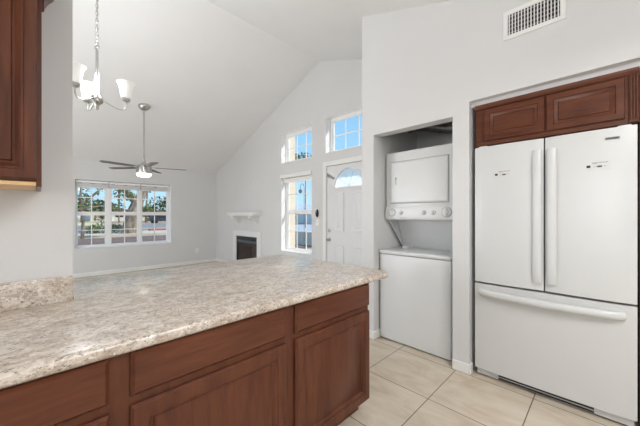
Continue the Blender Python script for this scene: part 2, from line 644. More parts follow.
# ---------------------------------------------------------------- windows
def window(name, wall, u0, u1, v0, v1, depth, cols, rows, mullions=(), rail=None, colx=None):
    """wall 'back': u = x, inside faces -y; wall 'front': u = y, inside faces -x; depth = inner face of the frame"""
    base = {'back': (0, depth, 0), 'front': (depth, 0, 0)}[wall]
    root = struct(name, ((u0 + u1) / 2, depth, v0) if wall == 'back' else (depth, (u0 + u1) / 2, v0))

    def bx(mb, a0, a1, c0, c1, w0, w1, bev=0.004):
        if wall == 'back':
            mb.box(a0, a1, depth + w0, depth + w1, c0, c1, bev, 1)
        else:
            mb.box(depth + w0, depth + w1, a0, a1, c0, c1, bev, 1)
    f = 0.045
    mb = MB()
    bx(mb, u0, u1, v0, v0 + f, 0, 0.06)
    bx(mb, u0, u1, v1 - f, v1, 0, 0.06)
    bx(mb, u0, u0 + f, v0 + f, v1 - f, 0, 0.06)
    bx(mb, u1 - f, u1, v0 + f, v1 - f, 0, 0.06)
    for a, b in mullions:
        bx(mb, a, b, v0 + f, v1 - f, 0.002, 0.06)
    fr = mb.build('window_frame', 'vinyl', root)
    spans = [u0 + f] + [x for ab in mullions for x in ab] + [u1 - f]
    units = list(zip(spans[0::2], spans[1::2]))
    for a, b in units:
        mb = MB()
        t = 0.017
        if rail:
            bx(mb, a, b, rail - 0.024, rail + 0.024, 0.008, 0.05)
            s_ = [(v0 + f, rail - 0.024), (rail + 0.024, v1 - f)]
        else:
            s_ = [(v0 + f, v1 - f)]
        for c, d in s_:
            bx(mb, a, a + t, c, d, 0.012, 0.048)
            bx(mb, b - t, b, c, d, 0.012, 0.048)
            bx(mb, a + t, b - t, c, c + t, 0.012, 0.048)
            bx(mb, a + t, b - t, d - t, d, 0.012, 0.048)
        mb.build('window_sash', 'vinyl', root)
        mb = MB()
        for c, d in s_:
            for i in range(1, cols):
                x = a + (b - a) * i / cols
                bx(mb, x - 0.009, x + 0.009, c + t, d - t, 0.022, 0.03, 0)
            for j in range(1, rows):
                z = c + (d - c) * j / rows
                bx(mb, a + t, b - t, z - 0.009, z + 0.009, 0.0225, 0.0295, 0)
        mb.build('muntin_grid', 'vinyl', root)
        mb = MB()
        for c, d in s_:
            bx(mb, a + t * 0.6, b - t * 0.6, c + t * 0.6, d - t * 0.6, 0.032, 0.038, 0)
        mb.build('pane', 'glass', root)
    j = 0.004  # added white liners; daylight on the drywall reveals is put into their colour
    for nm_, q in (('a', (u0, u0 + j, v0, v1)), ('b', (u1 - j, u1, v0, v1)), ('c', (u0 + j, u1 - j, v1 - j, v1))):
        mb = MB()
        if wall == 'back':
            mb.box(q[0], q[1], YB + 0.001, depth, q[2], q[3])
        else:
            mb.box(XD + 0.001, depth, q[0], q[1], q[2], q[3])
        mb.build('daylit_reveal_liner', 'vinyl', root)
    # stool at the bottom of the recess
    mb = MB()
    if wall == 'back':
        mb.box(u0 - 0.0, u1, YB - 0.012, depth, v0 - 0.0, v0 + 0.012, 0.003, 1)
    else:
        mb.box(XD - 0.012, depth, u0, u1, v0, v0 + 0.012, 0.003, 1)
    mb.build('window_sill', 'trim', root)
    return root


window('window_1', 'back', *BW, 7.635, 2, 2, [(1.09, 1.175), (1.69, 1.76)], 1.29)
window('window_2', 'front', *W1, 3.625, 3, 2)
window('window_3', 'front', *W2, 3.625, 3, 2)
window('window_4', 'front', *W3, 3.625, 3, 2, (), 1.32)
# unseen patio door frame, added around the fill lamp in the dining wall
r = struct('added_door_2', (XMIN - 0.06, 4.3, 0))
mb = MB()
for a, b in ((3.05, 3.12), (4.26, 4.34), (5.48, 5.55)):
    mb.box(XMIN - 0.09, XMIN - 0.03, a, b, 0.02, 2.1)
mb.box(XMIN - 0.09, XMIN - 0.03, 3.05, 5.55, 2.03, 2.1)
mb.box(XMIN - 0.09, XMIN - 0.03, 3.05, 5.55, 0.02, 0.09)
mb.build('door_frame', 'vinyl', r)

# ---------------------------------------------------------------- front door
root = struct('door_1', (XD, (DY0 + DY1) / 2, 0))
sx0, sx1 = XD + 0.012, XD + 0.056
FCY, FCZ, FR = 2.872, 1.712, 0.298
mb = MB()
mb.box(sx0, sx1, DY0 + 0.004, DY1 - 0.004, 0.006, FCZ)
a0, a1, top = DY0 + 0.004, DY1 - 0.004, DZ - 0.004
NA = 28
arc, out = [], []
corner1 = math.atan2(top - FCZ, a1 - FCY)
corner2 = math.atan2(top - FCZ, a0 - FCY)
angs = sorted([math.pi * i / NA for i in range(NA + 1)] + [corner1, corner2])
for t in angs:
    c, s_ = math.cos(t), math.sin(t)
    arc.append((FCY + FR * c, FCZ + FR * s_))
    k = 1e9
    if c > 1e-9:
        k = min(k, (a1 - FCY) / c)
    if c < -1e-9:
        k = min(k, (a0 - FCY) / c)
    if s_ > 1e-9:
        k = min(k, (top - FCZ) / s_)
    out.append((FCY + k * c, FCZ + k * s_))
for i in range(len(angs) - 1):
    mb.prism([arc[i], out[i], out[i + 1], arc[i + 1]], 'x', sx0, sx1)
bmesh.ops.remove_doubles(mb.bm, verts=mb.bm.verts, dist=1e-5)
slab = mb.build('door_slab', 'door', root, smooth=1)
# raised panels
for (y0, y1, z0, z1) in ((2.965, 3.160, 1.0, 1.63), (2.59, 2.785, 1.0, 1.63), (2.965, 3.160, 0.16, 0.765), (2.59, 2.785, 0.16, 0.765)):
    mb = MB()
    mb.panel(lambda u, v, w: (sx0 - w, u, v), y0, y1, z0, z1, [(0, 0), (0.004, 0.012), (0.014, 0.012), (0.022, 0.007), (0.034, 0.007), (0.05, 0.012)])
    mb.build('raised_panel', 'door', root)
# fanlight
mb = MB()
for i in range(24):
    t0, t1 = math.pi * i / 24, math.pi * (i + 1) / 24
    q = []
    for rr, t in ((FR - 0.004, t0), (FR + 0.028, t0), (FR + 0.028, t1), (FR - 0.004, t1)):
        q.append((FCY + rr * math.cos(t), FCZ + rr * math.sin(t)))
    mb.prism(q, 'x', sx0 - 0.013, sx0)
mb.box(sx0 - 0.013, sx0, FCY - FR - 0.028, FCY + FR + 0.028, FCZ - 0.03, FCZ + 0.004)
for t in (36, 72, 108, 144):
    d = Vector((0, math.cos(R(t)), math.sin(R(t))))
    mb.tube([Vector((sx0 + 0.012, FCY, FCZ)) + d * 0.005, Vector((sx0 + 0.012, FCY, FCZ)) + d * (FR - 0.003)], 0.004, 6)
fan = mb.build('fanlight', 'door', root)
mb = MB()
pp = [(FCY + (FR - 0.001) * math.cos(math.pi * i / 24), FCZ + (FR - 0.001) * math.sin(math.pi * i / 24)) for i in range(25)]
mb.prism(pp, 'x', sx0 + 0.016, sx0 + 0.022)
mb.build('pane', 'pale_glass', fan)
mb = MB()
for z, r_ in ((0.85, 0.027), (1.0, 0.0)):
    T = Matrix.Translation((sx0, 3.283, z)) @ Matrix.Rotation(R(-90), 4, 'Y')
    if r_:
        mb.lathe([(0, 0), (0.033, 0), (0.033, 0.006), (0.014, 0.012), (0.012, 0.03), (0.024, 0.038), (0.029, 0.052), (0.022, 0.066), (0, 0.069)], mat=T)
mb.build('doorknob', 'nickel', root)
mb = MB()
T = Matrix.Translation((sx0, 3.283, 1.0)) @ Matrix.Rotation(R(-90), 4, 'Y')
mb.lathe([(0, 0), (0.032, 0), (0.03, 0.012), (0.012, 0.016), (0.0, 0.016)], mat=T)
mb.box(sx0 - 0.032, sx0 - 0.014, 3.279, 3.287, 0.982, 1.018, 0.003, 1)
mb.build('deadbolt', 'nickel', root)
mb = MB()
cw = 0.078
mb.box(XD - 0.017, XD, DY1, DY1 + cw, 0, DZ + cw, 0.005, 1)
mb.box(XD - 0.017, XD, DY0 - cw, DY0, 0, DZ + cw, 0.005, 1)
mb.box(XD - 0.017, XD, DY0, DY1, DZ, DZ + cw, 0.005, 1)
mb.box(XD, XD + 0.012, DY1 - 0.004, DY1, 0, DZ)
sobj(mb, 'trim_1', 'trim')

# ---------------------------------------------------------------- raised blinds and shade
for (a, b, nm) in ((0.585, 1.125, 'above the left sash pair of the wide back window'),
                   (1.135, 1.722, 'above the middle sash pair of the wide back window'),
                   (1.73, 2.33, 'above the right sash pair of the wide back window')):
    t = thing('window_blind', ((a + b) / 2, 7.60, 1.82), 'raised white mini blind ' + nm, 'blind', 'raised blinds of the back window')
    mb = MB()
    mb.box(a, b, 7.575, 7.632, 1.925, 1.972, 0.004, 1)
    mb.build('head_rail', 'vinyl', t)
    mb = MB()
    for k in range(14):
        z = 1.845 + k * 0.0052
        mb.box(a + 0.008, b - 0.008, 7.58, 7.628, z, z + 0.0034)
    mb.build('slat_stack', 'vinyl', t)
    mb = MB()
    mb.box(a + 0.006, b - 0.006, 7.58, 7.628, 1.825, 1.842, 0.003, 1)
    mb.build('bottom_rail', 'vinyl', t)
    for k in (0.12, 0.5, 0.88):
        mb = MB()
        x = a + (b - a) * k
        mb.box(x - 0.035, x + 0.035, 7.573, 7.582, 1.914, 1.926)
        mb.build('valance_clip', 'grey_plastic', t)
t = thing('roller_blind', (3.55, 4.15, 1.93), 'white shade rolled up at the top of the tall window beside the front door', 'window shade')
mb = MB()
mb.box(3.475, 3.60, 3.70, 4.605, 1.985, 2.06, 0.006, 1)
mb.build('valance', 'trim', t)
mb = MB()
mb.tube([(3.555, 3.72, 1.955), (3.555, 4.585, 1.955)], 0.029, 14)
mb.build('rolled_fabric', 'vinyl', t)
mb = MB()
mb.box(3.548, 3.562, 3.72, 4.585, 1.895, 1.93, 0.004, 1)
mb.build('hem_bar', 'vinyl', t)

# ================================================================ countertop
CZ, CTH = 0.886, 0.041
t = thing('countertop', (0.6, 1.6, CZ - CTH), 'long beige granite-look countertop with rounded front edge on the brown cabinets', 'countertop')
mb = MB()
XE, YF, YK = 1.712, 1.030, 2.215


def rounded(cx, cy, r_, a0, a1, k=6):
    return [(cx + r_ * math.cos(R(a0 + (a1 - a0) * i / k)), cy + r_ * math.sin(R(a0 + (a1 - a0) * i / k))) for i in range(k + 1)]


def outline(ins):
    q = [(-1.6, YF + ins)] + rounded(XE - 0.05, YF + 0.05, 0.05 - ins, -90, 0) + rounded(XE - 0.05, YK - 0.05, 0.05 - ins, 0, 90)
    q += [(0.127, YK - ins), (0.127, 1.698), (-1.6, 1.698)]
    return q


levels = [(0.008, CZ - CTH), (0.0, CZ - CTH + 0.008), (0.0, CZ - 0.016), (0.0022, CZ - 0.008), (0.008, CZ - 0.002), (0.016, CZ)]
rings = [[mb.bm.verts.new((x, y, z)) for x, y in outline(i)] for i, z in levels]
for a, b in zip(rings, rings[1:]):
    k = len(a)
    for i in range(k):
        j = (i + 1) % k
        mb.bm.faces.new((a[i], a[j], b[j], b[i]))
mb.bm.faces.new(rings[0][::-1])
mb.bm.faces.new(rings[-1])
mb.build('worktop', 'laminate', t, smooth=50)
mb = MB()
mb.box(-1.6, 0.121, YS - 0.019, YS - 0.0005, CZ, 0.997, 0.003, 2)
mb.build('backsplash', 'laminate', t)

# ================================================================ base cabinets
YFF = 1.064            # face frame plane
YDF = 0.020            # door thickness in front of it
DOOR = [(0, 0), (0, 0.011), (0.008, 0.0205), (0.050, 0.0205), (0.053, 0.015), (0.061, 0.015), (0.070, 0.004), (0.074, 0.004), (0.079, 0.0075)]
DRAWER = [(0, 0), (0, 0.009), (0.008, 0.0175), (0.0105, 0.0205)]


def cab_front(u, v, w):
    return (u, YFF - w, v)


def base_cabinet(x0, x1, label, dx0, dx1, drawer_only=False):
    t = thing('base_cabinet', ((x0 + x1) / 2, (YFF + 1.69) / 2, 0), label, 'cabinet', 'base cabinets under the countertop')
    mb = MB()
    mb.box(x0, x1, YFF + 0.02, 1.69, 0.10, 0.844)
    mb.box(x0, dx0 + 0.012, YFF, YFF + 0.02, 0.10, 0.844)
    mb.box(dx1 - 0.012, x1, YFF, YFF + 0.02, 0.10, 0.844)
    mb.box(dx0 + 0.012, dx1 - 0.012, YFF, YFF + 0.02, 0.10, 0.135)
    mb.box(dx0 + 0.012, dx1 - 0.012, YFF, YFF + 0.02, 0.655, 0.715)
    mb.box(dx0 + 0.012, dx1 - 0.012, YFF, YFF + 0.02, 0.815, 0.844)
    mb.build('cabinet_box', 'wood_v', t)
    mb = MB()
    mb.box(x0, x1, YFF + 0.075, YFF + 0.09, 0, 0.10)
    mb.build('toe_kick', 'wood_x', t)
    mb = MB()
    mb.panel(cab_front, dx0, dx1, 0.698, 0.836, DRAWER)
    mb.build('drawer', 'wood_x', t)
    mb = MB()
    mb.panel(cab_front, dx0, dx1, 0.115, 0.668, DOOR)
    mb.build('door', 'wood_v', t)
    return t


base_cabinet(0.853, 1.492, 'brown base cabinet at the free end of the peninsula nearest the washer', 0.885, 1.489)
base_cabinet(0.185, 0.853, 'brown base cabinet in the middle of the peninsula front', 0.213, 0.829)
base_cabinet(-0.45, 0.185, 'brown base cabinet at the lower left corner of the photo', -0.42, 0.158)

# ================================================================ upper cabinet on the left
UY = 1.42
t = thing('wall_cabinet', (-0.35, 1.55, 1.368), 'brown raised-panel wall cabinet hanging above the countertop at far left', 'cabinet')
mb = MB()
mb.box(-0.75, 0.0175, UY, 1.699, 1.385, 2.20)
mb.box(0.004, 0.0175, UY, 1.699, 1.368, 1.385)
mb.build('cabinet_box', 'wood_v', t)
mb = MB()
mb.box(-0.745, 0.003, UY + 0.002, 1.698, 1.372, 1.384)
o = mb.build('underside_panel', 'maple_underside', t)
o['label'] = 'unstained light maple underside'
UD = [(0, 0), (0, 0.013), (0.005, 0.0205), (0.031, 0.0205), (0.034, 0.016), (0.040, 0.016), (0.054, 0.003), (0.059, 0.003), (0.063, 0.009)]
for a, b in ((-0.37, 0.006), (-0.745, -0.374)):
    mb = MB()
    mb.panel(lambda u, v, w: (u, UY - w, v), a, b, 1.392, 2.12, UD)
    mb.build('door', 'wood_v', t)
mb = MB()
prof = [(0.0, 2.135), (0.010, 2.135), (0.013, 2.15), (0.024, 2.175), (0.04, 2.195), (0.044, 2.21), (0.044, 2.23), (0, 2.23)]
mb.prism([(UY - a, z) for a, z in prof], 'x', -0.75, 0.0175)
mb.prism([(0.0175 + a, z) for a, z in prof], 'y', UY - 0.03, 1.699)
mb.build('crown_moulding', 'wood_x', t)

# ================================================================ cabinet above the fridge
FX = 2.500
t = thing('wall_cabinet', (2.8, 0.3, 1.81), 'low two-door brown cabinet in the recess above the white fridge', 'cabinet')
mb = MB()
mb.box(FX, 3.1, -0.14, 0.735, 1.812, 2.125)
mb.build('cabinet_box', 'wood_y', t)
mb = MB()
mb.box(FX - 0.012, FX, -0.14, -0.098, 1.815, 2.098, 0.003, 1)
for y in (-0.108, -0.120, -0.132):
    mb.tube([(FX - 0.012, y, 1.83), (FX - 0.012, y, 2.09)], 0.006, 8)
mb.build('fluted_stile', 'wood_v', t)
SD = [(0, 0), (0, 0.012), (0.005, 0.018), (0.038, 0.018), (0.041, 0.011), (0.045, 0.010), (0.058, 0.002), (0.062, 0.002), (0.066, 0.008)]
for a, b in ((0.296, 0.672), (-0.084, 0.288)):
    mb = MB()
    mb.panel(lambda u, v, w: (FX - w, u, v), a, b, 1.842, 2.088, SD)
    mb.build('door', 'wood_y', t)
mb = MB()
prof = [(0, 2.098), (0.01, 2.098), (0.014, 2.108), (0.022, 2.122), (0.022, 2.13), (0, 2.13)]
mb.prism([(FX - a, z) for a, z in prof], 'y', -0.14, 0.735)
mb.build('top_moulding', 'wood_y', t)

t = thing('tall_cabinet', (2.8, -0.385, 0), 'tall dark brown cabinet at the right edge beside the fridge', 'cabinet')
mb = MB()
mb.box(FX + 0.02, 3.3, -0.605, -0.143, 0.0, 2.096)
mb.build('cabinet_box', 'wood_v', t)
mb = MB()
for y in (-0.19, -0.21, -0.23):
    mb.tube([(FX + 0.02, y, 0.1), (FX + 0.02, y, 2.09)], 0.006, 8)
mb.box(FX + 0.012, FX + 0.02, -0.25, -0.143, 0.1, 2.09)
mb.build('fluted_stile', 'wood_v', t)
mb = MB()
mb.panel(lambda u, v, w: (FX + 0.02 - w, u, v), -0.60, -0.26, 0.12, 2.08, SD)
mb.build('door', 'wood_v', t)

# ================================================================ refrigerator
FY0, FY1, FZ = -0.132, 0.732, 1.797
FXF = 2.462                           # front plane of the doors at their edges
t = thing('refrigerator', (2.85, 0.3, 0), 'white french-door refrigerator with bottom freezer drawer in the recess', 'refrigerator')
mb = MB()
mb.box(2.54, 3.22, FY0 + 0.008, FY1 - 0.008, 0.05, FZ - 0.012, 0.006, 2)
for y in (FY0 + 0.06, FY1 - 0.06):
    mb.box(2.56, 2.62, y - 0.03, y + 0.03, 0.0, 0.06)
    mb.box(3.1, 3.18, y - 0.03, y + 0.03, 0.0, 0.06)
mb.build('body', 'fridge', t)
mb = MB()
mb.box(2.528, 2.541, FY0 + 0.012, FY1 - 0.012, 0.07, FZ - 0.016)
mb.build('gasket', 'gasket', t)


def bowed(y0, y1, z0, z1, bow=0.010, th=0.065):
    mb = MB()
    k = 14
    pts = [(FXF + th, y0), (FXF + th, y1)]
    front = []
    for i in range(k + 1):
        s_ = i / k
        y = y1 + (y0 - y1) * s_
        e_ = abs(2 * s_ - 1)
        x = FXF + bow - bow * (1 - e_ ** 2.2)
        if e_ > 0.999:
            x += 0.004
        front.append((x, y))
    pts += front
    A = [(x, y) for x, y in pts]
    mb.prism(A, 'z', z0 + 0.003, z1 - 0.003)
    return mb


def door_x(y0, y1, y, bow=0.010):
    e_ = abs(2 * (y1 - y) / (y1 - y0) - 1)
    return FXF + bow - bow * (1 - e_ ** 2.2)


doors = {}
for key, (a, b) in {'left': (0.2995, FY1), 'right': (FY0, 0.2915)}.items():
    d = bowed(a, b, 0.742, FZ).build('door', 'fridge', t, smooth=60)
    doors[key] = d
    hy = 0.335 if key == 'left' else 0.256
    xb = door_x(a, b, hy)
    mb = MB()
    n_ = 18
    P = []
    for i in range(n_ + 1):
        s_ = i / n_
        z = 0.798 + (1.715 - 0.798) * s_
        lift = min(1, min(s_, 1 - s_) / 0.05)
        P.append((xb - 0.002 - 0.012 * math.sin(lift * math.pi / 2), hy, z))
    mb.tube(P, 0.0265, 16, squash=0.5)
    for z in (0.815, 1.698):
        mb.box(xb - 0.014, xb + 0.004, hy - 0.02, hy + 0.02, z - 0.02, z + 0.02, 0.005, 2)
    mb.build('handle', 'fridge', d)
    # energy sticker: film with a dark square and two lines of print
    sy = 0.572 if key == 'left' else 0.066
    sxx = door_x(a, b, sy - 0.02) - 0.0012
    slope = -1 if key == 'left' else 1
    mb = MB()
    mb.box(sxx + 0.0004, sxx + 0.002, sy - 0.09, sy + 0.035, 1.545, 1.60)
    st = mb.build('sticker', 'sticker', d)
    mb = MB()
    mb.box(sxx - 0.0006, sxx + 0.0006, sy + 0.0, sy + 0.018, 1.562, 1.577, 0.0003, 1)
    mb.build('dark_square', 'dark', st)
    mb = MB()
    mb.box(sxx - 0.0006, sxx + 0.0006, sy - 0.052, sy - 0.03, 1.562, 1.572)
    mb.build('dark_bar', 'print', st)
    mb = MB()
    y = sy - 0.008
    for w in (0.007, 0.011, 0.006, 0.012, 0.009, 0.012):
        mb.box(sxx - 0.0006, sxx + 0.0006, y - w, y, 1.588 - (0.004 if y > sy - 0.02 else 0), 1.594)
        y -= w + 0.0025
    y = sy - 0.014
    for w in (0.009, 0.006):
        mb.box(sxx - 0.0006, sxx + 0.0006, y - w, y, 1.565, 1.569)
        y -= w + 0.003
    mb.box(sxx - 0.0006, sxx + 0.0006, sy - 0.07, sy - 0.06, 1.566, 1.571)
    mb.build('print_line', 'pale_print', st)
# nameplate, too small in the photo to read: raised strokes on a grey plate
mb = MB()
ya, yb = 0.002, -0.062
xa, xbq = door_x(FY0, 0.2915, ya), door_x(FY0, 0.2915, yb)
xl = min(xa, xbq) - 0.0015
mb.prism([(xl, ya), (xbq - 0.0012, yb), (xbq + 0.004, yb), (xa + 0.004, ya)], 'z', 1.722, 1.739)
npl = mb.build('nameplate', 'grey_plastic', doors['right'])
mb = MB()
y = ya - 0.004
for w in (0.005, 0.006, 0.0055, 0.006, 0.0065, 0.0055, 0.005, 0.006):
    mb.box(xl - 0.0006, xl + 0.004, y - w, y, 1.7265, 1.7345)
    y -= w + 0.0013
mb.build('raised_lettering', 'print', npl)
# freezer drawer
d = bowed(FY0, FY1, 0.062, 0.733).build('freezer_drawer', 'fridge', t, smooth=60)
mb = MB()
P = []
for i in range(25):
    s_ = i / 24
    y = 0.690 + (-0.078 - 0.690) * s_
    lift = min(1, min(s_, 1 - s_) / 0.06)
    arch = 4 * s_ * (1 - s_)
    P.append((door_x(FY0, FY1, y) - 0.004 - 0.020 * math.sin(lift * math.pi / 2) - 0.018 * arch, y, 0.668 - 0.004 * arch))
mb.tube(P, 0.018, 16, squash=1.45)
mb.build('handle', 'fridge', d)
mb = MB()
mb.box(2.495, 2.54, FY0 + 0.01, FY1 - 0.01, 0.012, 0.055, 0.006, 2)
g = mb.build('toe_grille', 'fridge', t)
mb = MB()
mb.box(2.4925, 2.50, 0.05, 0.575, 0.038, 0.050)
mb.box(2.4925, 2.50, 0.05, 0.575, 0.018, 0.030)
mb.build('grille_slot', 'dark', g)
for y in (FY0 + 0.05, FY1 - 0.05):
    mb = MB()
    mb.box(2.50, 2.60, y - 0.03, y + 0.03, FZ - 0.012, FZ + 0.012, 0.005, 2)
    mb.build('hinge_cover', 'fridge', t)

# ================================================================ laundry centre (one stacked unit)
LY0, LY1 = 0.935, 1.650
LX = 2.522
t = thing('laundry_center', (2.85, 1.29, 0), 'white stacked washer and dryer standing in the wall closet', 'washer and dryer')
mb = MB()
mb.box(LX, 3.22, LY0, LY1, 0.012, 0.868, 0.012, 3)
for y in (LY0 + 0.05, LY1 - 0.05):
    mb.box(LX + 0.06, LX + 0.1, y - 0.02, y + 0.02, 0, 0.014)
    mb.box(3.1, 3.14, y - 0.02, y + 0.02, 0, 0.014)
mb.build('washer_body', 'appliance', t)
mb = MB()
mb.box(LX - 0.006, 3.0, LY0 - 0.002, LY1 + 0.002, 0.873, 0.908, 0.010, 3)
mb.build('washer_lid', 'appliance', t)
mb = MB()
mb.box(LX + 0.004, 3.0, LY0 + 0.004, LY1 - 0.004, 0.866, 0.875)
mb.build('lid_gap', 'grey_plastic', t)
DX = 2.640
mb = MB()
mb.box(DX, 3.22, LY0 + 0.004, LY1 - 0.004, 1.212, 1.912, 0.010, 3)
mb.build('dryer_body', 'appliance', t)
mb = MB()
mb.prism([(DX + 0.19, 1.216), (DX + 0.33, 0.905), (3.2, 0.87), (3.2, 1.216)], 'y', LY0 + 0.03, LY1 - 0.03)
mb.build('back_panel', 'appliance', t)
for y in (LY0 + 0.012, LY1 - 0.024):
    mb = MB()
    mb.prism([(DX + 0.03, 1.216), (DX + 0.335, 0.905), (3.2, 0.87), (3.2, 1.216)], 'y', y, y + 0.012)
    mb.build('side_bracket', 'appliance', t)
mb = MB()
mb.panel(lambda u, v, w: (DX - w, u, v), 1.0, 1.586, 1.388, 1.808, [(0, 0), (0, 0.010), (0.008, 0.016), (0.02, 0.0165)])
dd = mb.build('dryer_door', 'appliance', t)
mb = MB()
mb.box(DX - 0.0185, DX - 0.014, 1.518, 1.526, 1.575, 1.64, 0.001, 1)
mb.box(DX - 0.0185, DX - 0.014, 1.512, 1.530, 1.625, 1.65, 0.001, 1)
mb.build('door_print', 'pale_print', dd)
mb = MB()
mb.panel(lambda u, v, w: (DX + 0.0006 - w, u, v), 0.993, 1.593, 1.381, 1.815, [(0, 0), (0.001, 0.0016)])
mb.build('door_shadow_gap', 'grey_plastic', t)
mb = MB()
mb.prism([(DX + 0.01, 1.212), (DX - 0.012, 1.222), (DX - 0.02, 1.25), (DX - 0.010, 1.345), (DX + 0.01, 1.352)], 'y', LY0 + 0.006, LY1 - 0.006)
cp = mb.build('control_panel', 'appliance', t)
for y, z, r_ in ((1.565, 1.290, 0.036), (1.01, 1.292, 0.042), (1.222, 1.288, 0.017), (1.13, 1.288, 0.017), (1.463, 1.288, 0.017)):
    T = Matrix.Translation((DX - 0.0145, y, z)) @ Matrix.Rotation(R(-90 + 6), 4, 'Y')
    mb = MB()
    k = 1.14 if r_ > 0.03 else 1.3
    mb.lathe([(0, 0), (r_ * k, 0), (r_ * k, 0.003), (0, 0.003)], mat=T)
    mb.build('dial_ring', 'pale_print', cp)
    mb = MB()
    mb.lathe([(0, 0), (r_, 0.0), (r_ * 0.96, 0.012), (r_ * 0.6, 0.015), (r_ * 0.5, 0.026), (0, 0.027)], mat=T)
    k = mb.build('knob', 'appliance', cp)
    mb = MB()
    mb.box(DX - 0.0145 - 0.034, DX - 0.0145 - 0.012, y - r_ * 0.16, y + r_ * 0.16, z - r_ * 0.85, z + r_ * 0.85, 0.002, 1)
    mb.build('grip', 'appliance', k)
mb = MB()
y = 1.475
for w in (0.012, 0.008, 0.014, 0.010, 0.012):
    mb.box(DX - 0.019, DX - 0.013, y - w, y, 1.236, 1.241)
    y -= w + 0.004
mb.build('control_print', 'pale_print', cp)
mb = MB()
mb.box(LX + 0.3, LX + 0.46, 1.5, 1.56, 0.90, 0.93, 0.006, 2)
mb.build('lid_hinge', 'appliance', t)

# exhaust duct above the dryer
t = thing('dryer_duct', (3.0, 1.15, 2.2), 'corrugated grey exhaust duct in the dark top of the laundry closet', 'duct')
mb = MB()
P, rr = [], []
for i in range(60):
    s_ = i / 59
    P.append((2.98 + 0.06 * math.sin(s_ * 3), 1.575 - 0.60 * s_, 2.20 + 0.05 * math.sin(s_ * 4 + 1)))
    rr.append(0.055 + (0.006 if i % 2 else 0))
mb.tube(P, rr, 14)
mb.build('hose', 'foil', t)
mb = MB()
mb.torus((2.98, 1.56, 2.243), 0.06, 0.006)
mb.build('clamp', 'nickel', t)

# ================================================================ air vent on the right wall
t = thing('air_vent', (XW, 0.355, 2.64), 'white rectangular air supply grille high on the wall above the fridge', 'vent')
VY0, VY1, VZ0, VZ1 = 0.179, 0.531, 2.541, 2.748
mb = MB()
b_ = 0.03
for y0, y1, z0, z1 in ((VY0, VY1, VZ0, VZ0 + b_), (VY0, VY1, VZ1 - b_, VZ1), (VY0, VY0 + b_, VZ0 + b_, VZ1 - b_), (VY1 - b_, VY1, VZ0 + b_, VZ1 - b_)):
    mb.box(XW - 0.012, XW - 0.0005, y0, y1, z0, z1, 0.003, 1)
mb.build('frame', 'trim', t)
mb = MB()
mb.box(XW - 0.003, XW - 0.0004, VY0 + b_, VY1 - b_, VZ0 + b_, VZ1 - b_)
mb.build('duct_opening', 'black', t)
for k in range(16):
    y = VY0 + b_ + (VY1 - VY0 - 2 * b_) * (k + 0.5) / 16
    mb = MB()
    mb.box(XW - 0.011, XW - 0.0035, y - 0.0032, y + 0.0032, VZ0 + b_, VZ1 - b_)
    mb.build('vertical_blade', 'trim', t)
for k in range(5):
    z = VZ0 + b_ + (VZ1 - VZ0 - 2 * b_) * (k + 0.5) / 5
    mb = MB()
    mb.box(XW - 0.0055, XW - 0.003, VY0 + b_, VY1 - b_, z - 0.003, z + 0.003)
    mb.build('horizontal_blade', 'grey_plastic', t)

# ================================================================ chandelier
CX, CY, HZ = 0.377, 3.074, 2.249
t = thing('chandelier', (CX, CY, ceil_z(CY)), 'three-arm brushed nickel chandelier with white glass bell shades', 'chandelier')
mb = MB()
cz = ceil_z(CY)
T = Matrix.Translation((CX, CY, cz)) @ Matrix.Rotation(math.atan(SL_R), 4, 'X')
mb.lathe([(0, -0.03), (0.02, -0.03), (0.05, -0.018), (0.063, -0.002), (0.063, 0.0)], mat=T)
mb.build('canopy', 'nickel', t)
mb = MB()
z, k = cz - 0.03, 0
while z > 2.715:
    mb.torus((CX, CY, z - 0.018), 0.014, 0.0028, Matrix.Rotation(R(90 * (k % 2) + 20), 4, 'Z'), 14, 6, 0.72, 1.35)
    z -= 0.031
    k += 1
mb.tube([(CX + 0.004, CY, cz - 0.02), (CX + 0.004, CY, 2.70)], 0.0022, 6)
mb.build('chain', 'nickel', t)
mb = MB()
mb.torus((CX, CY, 2.70), 0.018, 0.004, Matrix.Rotation(R(-45), 4, 'Z'))
mb.lathe([(0, 2.685), (0.006, 2.683), (0.010, 2.67), (0.010, 2.50), (0.016, 2.495), (0.019, 2.47), (0.019, 2.30), (0.024, 2.29), (0.042, 2.272),
          (0.046, 2.25), (0.04, 2.228), (0.018, 2.21), (0.012, 2.195), (0.016, 2.185), (0.012, 2.17), (0, 2.165)], (CX, CY, 0))
mb.build('stem', 'nickel', t)
AR = 0.207
rt = Vector((math.sqrt(.5), -math.sqrt(.5), 0))
fw = Vector((math.sqrt(.5), math.sqrt(.5), 0))
a_r = Vector((0, 0, 0))
